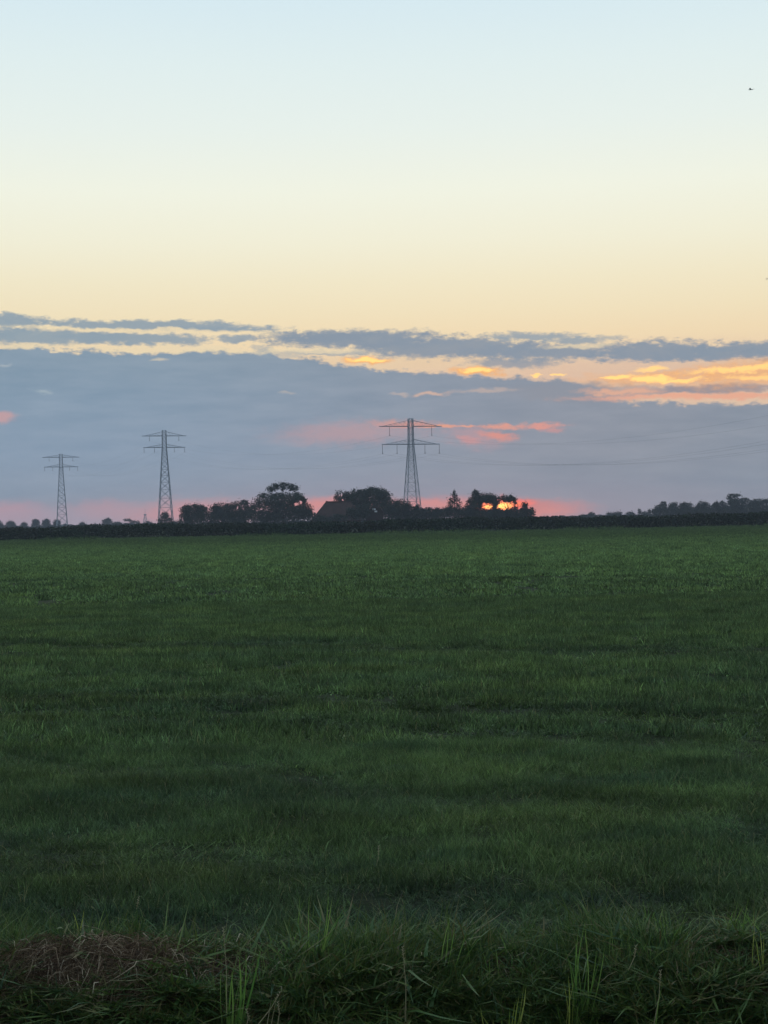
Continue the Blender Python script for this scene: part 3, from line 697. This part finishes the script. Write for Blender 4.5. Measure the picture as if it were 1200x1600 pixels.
tree('small_tree', 'flat topped small tree halfway between the two left pylons', 'tree', [(167, 815, 8.5, 5), (168, 812.5, 6, 3), (182, 818.5, 10, 3.5), (165, 821, 10, 4)], 1100, M_leaf_far, .62, 1.2, seed=30, group=G2)
tree('small_tree', 'thin arched small tree with sky under its crown', 'tree', [(199, 812.5, 7, 2.6), (209, 816, 6, 3), (196, 822, 10, 4), (216, 817, 3, 3.4)], 1100, M_leaf_far, .55, 1.0, holes=[(199, 816, 3, 1.3)], seed=31, group=G2)
tree('small_tree', 'small rounded tree below the distant mast', 'tree', [(231, 817, 7, 3), (228, 821, 10, 4)], 1100, M_leaf_far, .55, 1.0, holes=[(231, 818.5, 2, 1)], seed=32, group=G2)
tree('broadleaf_tree', 'dark narrow tree standing between the legs of the middle pylon', 'tree', [(258, 805, 7, 4.5), (257, 811, 7, 6), (250, 813, 4, 3), (266, 812, 4, 3.5), (256, 819, 11, 4)], 640, mat=M_leaf, seed=33)
tree('bush', 'low wide bush between the middle pylon and the farmyard row', 'bush', [(276, 817, 12, 3.6), (268, 819, 9, 4)], 600, seed=34)

# skyline right of the farm
G3 = 'trees on the right skyline'
tree('bush', 'first small round bush right of the farmyard row on the skyline', 'bush', [(925, 804, 5, 4), (918, 807, 14, 3)], 800, M_leaf_far, .5, seed=40, group=G3)
tree('bush', 'wide low bush with a sloping left side on the right skyline', 'bush', [(966, 802, 7, 3.5), (955, 804, 10, 3.5), (958, 807, 20, 3)], 800, M_leaf_far, .5, seed=41, group=G3)
tree('bush', 'small flat topped bush left of the feathery one on the right skyline', 'bush', [(984, 802.5, 7.5, 3.5), (985, 806, 12, 3)], 800, M_leaf_far, .5, seed=42, group=G3)
tree('bush', 'thin feathery bush where the right row of trees begins', 'bush', [(999, 799, 3, 4.5), (1004, 802, 9, 3), (1012, 803, 10, 4)], 760, M_leaf_far, .42, .7, seed=43, group=G3)
RT = [([(1037, 789, 5, 5), (1032, 796, 10, 7), (1022, 799, 10, 4)], 'knob topped tree starting the taller right row'),
      ([(1052, 791, 7.5, 6), (1050, 799, 14, 7)], 'small square topped tree second in the taller right row'),
      ([(1073, 791, 11, 5.5), (1066, 790, 5, 4), (1073, 799, 16, 7)], 'broad low tree third in the taller right row, notch on its right'),
      ([(1098, 789.5, 10, 6), (1098, 798, 15, 8)], 'round dome shaped tree fourth in the taller right row'),
      ([(1120, 789, 6, 5), (1129, 787, 4.5, 4.5), (1122, 797, 13, 8)], 'double knobbed tree left of the umbrella shaped one in the right row'),
      ([(1175, 787, 9, 5), (1188, 785, 14, 6), (1182, 796, 20, 9)], 'long level topped tree next to the right border'),
      ([(1212, 783, 14, 6), (1215, 796, 20, 9)], 'tree cut by the right border')]
RT = [([(a, b, rx*1.14, ry*1.08) for a, b, rx, ry in lb], t_) for lb, t_ in RT]
for i, (lb, txt) in enumerate(RT): tree('broadleaf_tree', txt, 'tree', lb, 700, M_leaf, .46, 1.1, seed=50+i, group=G3)
tree('umbrella_tree', 'taller umbrella shaped tree standing above the right row', 'tree', [(1148, 774.5, 13, 3.4), (1139, 778, 4.5, 3.5), (1163, 781, 8, 4), (1148, 782, 10, 5), (1150, 788, 19, 7), (1150, 798, 20, 9)], 690, M_leaf, .42, 1.1,
     holes=[(1157, 777, 4, 1.4)], seed=60, group=G3)
# low hedges that close the horizon
def hedge(name, label, x0, x1, D, h, seed, lf=.8):
    rg = np.random.default_rng(seed); n = int((x1-x0)*h*26)
    x = rg.uniform(x0, x1, n); base = Vector(((x0+x1)/2, D, 0))
    tp = h*(1+.10*np.sin(x*.13)+.09*np.sin(x*.41+2)+.06*np.sin(x*1.3))
    z = tp*rg.uniform(0, 1, n)**.75; y = D+rg.normal(0, 1.1, n)
    o = np_mesh(name, leaf_quads(np.stack([x, y, z], -1)-np.array(base), np.full(n, lf), rg), 4, [(0, 1, 2, 3)], M_leaf_far)
    o.location = base; tag(o, label, 'hedge')
hedge('hedge', 'low hedge under the small trees on the far left skyline', -400, -140, 1110, 3.7, 3)
hedge('hedge', 'low hedge behind the farm and along the skyline right of the sun', -150, 150, 800, 3.0, 4)
hedge('hedge', 'tall hedge closing the gaps between the trees left of the farmhouse', -70, -24, 538, 6.2, 6, .55)
hedge('hedge', 'tall hedge closing the gaps between the trees right of the farmhouse', -8, 51.5, 538, 5.5, 7, .55)
hedge('hedge', 'tall hedge under the row of trees on the right skyline', 127, 262, 722, 6.0, 5, .6)

# ------------------------------------------------------------------ farmhouse
D = 485; k = D/F
pl, pr = at(489, 806, D), at(566, 813, D); rl, rr_ = at(509.5, 784.5, D), at(548, 784.5, D)
bx, rz_ = at(530, 810, D).x, rl.z
house = empty('farmhouse', (bx, D, 0)); tag(house, 'farmhouse with a big reddish brown hipped roof in front of the dome shaped tree', 'farmhouse')
ez = 2.6; x0 = pl.x-bx-.5; x1 = pr.x-bx; xr0 = rl.x-bx; xr1 = rr_.x-bx; dp = 5.4
slope = (rz_-ez)/(xr0-x0)
w = MB(); w.box(x0+.5, x1-.5, -dp+.5, dp-.5, 0, ez); w.build('wall', M_brick, house)
r_ = MB()
r_.add([(x0, -dp, ez), (x1, -dp, ez), (x1, dp, ez), (x0, dp, ez), (xr0, 0, rz_), (xr1, 0, rz_),
        (x0, -dp, ez-.15), (x1, -dp, ez-.15), (x1, dp, ez-.15), (x0, dp, ez-.15)],
       [(0, 1, 5, 4), (1, 2, 5), (2, 3, 4, 5), (3, 0, 4), (6, 9, 8, 7), (0, 6, 7, 1), (1, 7, 8, 2), (2, 8, 9, 3), (3, 9, 6, 0)])
roof = r_.build('roof', M_roof, house)
rd = MB(); rd.bar((xr0, 0, rz_+.05), (xr1, 0, rz_+.05), .2)
for a, b in (((x0, -dp, ez), (xr0, 0, rz_)), ((x0, dp, ez), (xr0, 0, rz_)), ((x1, -dp, ez), (xr1, 0, rz_)), ((x1, dp, ez), (xr1, 0, rz_))): rd.bar(a, b, .13)
rd.build('ridge', M_ridge, roof)
ch = MB(); ch.box(xr0-.1, xr0+.5, -.3, .3, rz_-.4, rz_+.35); ch.build('chimney', M_brick, roof)
for xx in np.linspace(x0+2, x1-2, 5):
    f = MB(); f.box(xx-.55, xx+.55, -dp+.42, -dp+.47, .9, 2.2); wd = f.build('window', M_white, house)
    q = MB(); q.box(xx-.45, xx+.45, -dp+.40, -dp+.418, 1.0, 2.1); q.build('pane', M_glass, wd)
# outbuilding with pale gable boards
D = 478
sb = at(586, 813, D); shed = empty('outbuilding', (sb.x, D, 0)); tag(shed, 'small dark outbuilding with white boards, low in front of the dome shaped tree', 'outbuilding')
ht = at(586, 798, D).z; hr = at(586, 791, D).z
w = MB(); w.box(-2.6, 2.6, -2, 2, 0, ht-.4); w.add([(-2.6, -1.99, ht-.4), (2.6, -1.99, ht-.4), (0, -1.99, hr-.2), (-2.6, 1.99, ht-.4), (2.6, 1.99, ht-.4), (0, 1.99, hr-.2)], [(0, 1, 2), (3, 5, 4), (0, 2, 5, 3), (1, 4, 5, 2)])
w.build('wall', M_ridge, shed)
w = MB()
for s in (-1, 1):
    a, b = Vector((s*3.0, 0, ht-.65)), Vector((0, 0, hr)); nrm = Vector((s*(hr-ht+.65), 0, 3.0)).normalized()*.12
    vs = [(a.x, -2.3, a.z), (b.x, -2.3, b.z), (b.x, 2.3, b.z), (a.x, 2.3, a.z)]; vs += [(v[0]+nrm.x, v[1], v[2]+nrm.z) for v in vs]
    w.add(vs, [(0, 1, 2, 3), (7, 6, 5, 4), (0, 4, 5, 1), (1, 5, 6, 2), (2, 6, 7, 3), (3, 7, 4, 0)])
w.build('roof', M_ridge, shed)
w = MB(); w.box(-.75, .25, -2.06, -2.01, at(584, 795.5, D).z-.30, at(584, 795.5, D).z+.22); wd = w.build('window', M_white, shed)
w = MB(); w.box(-.62, -.30, -2.09, -2.062, at(584, 795.5, D).z-.20, at(584, 795.5, D).z+.12); w.build('pane', M_glass, wd)
w = MB(); w.box(-.1, .75, -2.06, -2.01, at(587, 799, D).z-.28, at(587, 799, D).z+.22); w.build('hatch', M_white, shed)

# ------------------------------------------------------------------ pylons and power lines
def pylon(label, px, D, top_y, base_w, head_w, yaw, up_y, lo_y, up_half, lo_half, up_ins, lo_ins, ins_len, thick, group='lattice power pylons'):
    """heights from the photo rows top_y / up_y / lo_y; half widths and positions in metres"""
    b = at(px, 815, D); H = at(px, top_y, D).z; zu = at(px, up_y, D).z; zl = at(px, lo_y, D).z
    root = empty('power_pylon', (b.x, D, 0), yaw); tag(root, label, 'pylon', group)
    hb, hh = base_w/2, head_w/2
    def half(z):
        return hb+(hh-hb)*min(1, z/zl) if z < zl else hh*(1-.12*(z-zl)/(H-zl))
    lat = MB()
    zs = [0]; z_ = 0
    while z_ < zl-.5:
        z_ += max(1.9, half(z_)*1.55); zs.append(min(z_, zl))
        if zs[-1] == zl: break
    if zs[-1] != zl: zs.append(zl)
    n_up = max(3, int((H-zl)/2.0))
    zs += [zl+(H-zl)*(i+1)/n_up for i in range(n_up)]
    for a, c_ in zip(zs[:-1], zs[1:]):
        ha, hc = half(a), half(c_)
        ca = [Vector((sx*ha, sy*ha, a)) for sx, sy in ((-1, -1), (1, -1), (1, 1), (-1, 1))]; cc = [Vector((sx*hc, sy*hc, c_)) for sx, sy in ((-1, -1), (1, -1), (1, 1), (-1, 1))]
        for i in range(4):
            j = (i+1) % 4
            lat.bar(ca[i], cc[i], thick*1.5); lat.bar(ca[i], cc[j], thick*.6); lat.bar(ca[j], cc[i], thick*.6); lat.bar(cc[i], cc[j], thick*.5)
    for sx, sy in ((-1, -1), (1, -1), (1, 1), (-1, 1)): lat.box(sx*hb-.5, sx*hb+.5, sy*hb-.5, sy*hb+.5, -.3, .25)
    lat.build('lattice_tower', M_steel, root)
    pts = []
    for (za, hw, ins, rise) in ((zu, up_half, up_ins, (H-zu)*.85), (zl, lo_half, lo_ins, (zu-zl)*.30)):
        arm = MB(); hz = half(za)
        for s in (-1, 1):
            tip = Vector((s*hw, 0, za)); nseg = 6
            for sy in (-1, 1):
                lo0 = Vector((s*hz, sy*hz, za)); up0 = Vector((s*hz, sy*hz*.6, za+rise*.9))
                arm.bar(lo0, tip, thick*1.35); 
                upt = Vector((s*hw*.86, sy*hz*.14, za+.12)); arm.bar(up0, upt, thick*.6)
                prev = lo0
                for i in range(1, nseg):
                    t_ = i/nseg; l_ = lo0.lerp(tip, t_); u_ = up0.lerp(upt, min(1, t_*1.12))
                    arm.bar(l_, u_, thick*.25); arm.bar(prev, u_, thick*.25); prev = l_
            for i in range(1, nseg):
                t_ = i/nseg; y_ = hz*(1-t_); x_ = s*(hz+(hw-hz)*t_); arm.bar((x_, -y_, za), (x_, y_, za), thick*.5)
        arm.build('crossarm', M_steel, root)
        for xi in ins:
            m_ = MB(); m_.tube([(xi, 0, za), (xi, 0, za-.35)], [.05, .05], 5)
            nd = 12
            for q in range(nd):
                zz = za-.35-(ins_len-.6)*q/nd; dz_ = (ins_len-.6)/nd
                m_.tube([(xi, 0, zz), (xi, 0, zz-dz_*.5), (xi, 0, zz-dz_)], [.05, thick*.95, .05], 7)
            m_.tube([(xi-.3, 0, za-ins_len+.22), (xi+.3, 0, za-ins_len+.22)], [.07, .07], 5); m_.tube([(xi, 0, za-ins_len+.3), (xi, 0, za-ins_len)], [.05, .05], 5)
            m_.build('insulator', M_ins, root)
            pts.append(Matrix.Translation(root.location) @ Matrix.Rotation(yaw, 4, 'Z') @ Vector((xi, 0, za-ins_len)))
    return root, pts
kA, kB, kC = 1009/F, 778/F, 560/F
yA = R(-12)
_, pA = pylon('farthest and smallest lattice pylon, near the left border', 97, 1009, 709.5, 7.2, 2.2, R(14), 714.4, 729.5, 11.9, 11.0, (-7.6, 7.6), (-10.6, -5.4, 5.4, 10.6), 2.6, .14)
_, pB = pylon('middle lattice pylon with a tree between its legs', 259, 778, 672.5, 7.6, 2.1, R(14), 681, 699, 11.2, 10.6, (-7.4, 7.4), (-10.2, -5.0, 5.0, 10.2), 2.5, .125)
_, pC = pylon('nearest and largest lattice pylon, rising behind the farmyard trees', 644.5, 560, 654, 6.2, 1.75, R(15.5), 666, 694, 11.9, 11.0, (-8.0, 8.0), (-10.8, -5.3, 5.3, 10.8), 3.5, .105)
ARM = ['upper arm, left end', 'upper arm, right end', 'lower arm, left end', 'lower arm, inner left', 'lower arm, inner right', 'lower arm, right end']
def power_lines(a, b, sag, label, group, r):
    for i_, (p0, p1) in enumerate(zip(a, b)):
        m_ = MB(); n = 36; pts = []
        for i in range(n+1):
            t_ = i/n; q = p0.lerp(p1, t_); q.z -= 4*sag*t_*(1-t_); pts.append(q)
        org = Vector((p0.x, p0.y, 0)); m_.tube([q-org for q in pts], [r]*(n+1), 6)
        o = m_.build('power_line', M_wire); o.location = org; tag(o, label % ARM[i_], 'power line', group)
power_lines(pA, pB, 7, 'faint power line from the farthest pylon, %s', 'power lines between the two left pylons', .011)
power_lines(pB, pC, 7, 'faint power line from the middle pylon, %s', 'power lines between middle and nearest pylon', .011)
# next pylon of the line stands outside the frame on the right; its lines still cross the sky
pD = [Vector((150, 330, 0))+Matrix.Rotation(R(30), 3, 'Z') @ Vector((xi, 0, zi)) for xi, zi in ((-8, 38), (8, 38), (-10.8, 31), (-5.3, 31), (5.3, 31), (10.8, 31))]
power_lines(pC, pD, 10.5, 'thin power line running right from the nearest pylon, %s', 'power lines right of the nearest pylon', .012)

# distant mast
D = 2000
b = at(227, 815, D); ms = empty('radio_mast', (b.x, D, 0)); tag(ms, 'very small distant mast between the two left pylons and the small trees', 'mast')
Hm = at(226.5, 795, D).z; lt = MB()
for s in (-1, 1):
    for q in (-1, 1): lt.bar((s*3.6, q*3.6, 0), (s*.5, q*.5, Hm*.72), .22)
for i in range(5):
    z0, z1 = Hm*.72*i/5, Hm*.72*(i+1)/5; w0, w1 = 3.6-3.1*i/5, 3.6-3.1*(i+1)/5
    for q in (-1, 1): lt.bar((-w0, q*w0, z0), (w1, q*w1, z1), .12); lt.bar((w0, q*w0, z0), (-w1, q*w1, z1), .12)
lt.build('lattice_tower', M_steel, ms)
l2 = MB(); l2.bar((0, 0, Hm*.7), (0, 0, Hm), .18); l2.build('antenna', M_steel, ms)
l3 = MB(); l3.box(-2, 2, -1, 1, Hm*.66, Hm*.70); l3.build('platform', M_steel, ms)

# ------------------------------------------------------------------ birds
def bird(label, px, py, D, span, yaw, group='birds high over the field'):
    w = at(px, py, D); root = empty('bird', w, yaw); tag(root, label, 'bird', group); s = span
    m_ = MB()
    prof = [(-.34, .004, 0), (-.26, .022, .0), (-.14, .045, .0), (0, .062, 0), (.12, .058, .004), (.2, .036, .012), (.25, .034, .018), (.29, .02, .018), (.33, .005, .014)]
    m_.tube([(0, x*s, z*s) for x, r_, z in prof], [r_*s for x, r_, z in prof], 10)
    for sd_ in (-1, 1):   # wing: raised inner arm, drooping hand
        secs = [(0.03, .02, .20, .00), (.18, .04, .20, .10), (.30, .03, .17, .13), (.42, -.03, .11, .09), (.52, -.12, .02, .04)]
        vs = []; fs = []
        for (xx, yy, chd, zz) in secs:
            vs += [(sd_*xx*s, (yy+chd*.45)*s, (zz+.006)*s), (sd_*xx*s, (yy-chd*.55)*s, zz*s), (sd_*xx*s, (yy+chd*.1)*s, (zz+.018)*s), (sd_*xx*s, (yy+chd*.1)*s, (zz-.004)*s)]
        for i in range(len(secs)-1):
            a = 4*i; b_ = 4*(i+1)
            fs += [(a, a+2, b_+2, b_), (a+2, a+1, b_+1, b_+2), (a+1, a+3, b_+3, b_+1), (a+3, a, b_, b_+3)]
        m_.add(vs, fs)
    tl = [(-.035, -.30, 0), (.035, -.30, 0), (.085, -.46, 0), (-.085, -.46, 0)]; tl = [(a*s, b_*s, c_*s) for a, b_, c_ in tl]
    m_.add([(a, b_, c_+.004*s) for a, b_, c_ in tl]+[(a, b_, c_-.004*s) for a, b_, c_ in tl], [(0, 1, 2, 3), (7, 6, 5, 4), (0, 4, 5, 1), (1, 5, 6, 2), (2, 6, 7, 3), (3, 7, 4, 0)])
    m_.build('body', M_feather, root, smooth=True)
bird('small pale grey bird flying high in the upper right sky', 1173, 140, 70, .36, R(60))
bird('tiny bird at the right border of the sky, below the other one', 1198.5, 436, 170, .5, R(80))

# ------------------------------------------------------------------ haze
HD = 0.00022
hb = MB(); hb.box(-1680, 1680, -80, 2450, -2.5, 54)
hz = hb.build('haze', None); tag(hz, 'thin evening haze over the fields', 'haze', kind='stuff')
m = bpy.data.materials.new('haze'); m.use_nodes = True; m.node_tree.nodes.clear()
pv = m.node_tree.nodes.new('ShaderNodeVolumePrincipled'); pv.inputs['Color'].default_value = (.80, .88, 1.0, 1); pv.inputs['Density'].default_value = HD
pv.inputs['Anisotropy'].default_value = 0.0
mo = m.node_tree.nodes.new('ShaderNodeOutputMaterial'); m.node_tree.links.new(pv.outputs[0], mo.inputs['Volume'])
hz.data.materials.append(m)
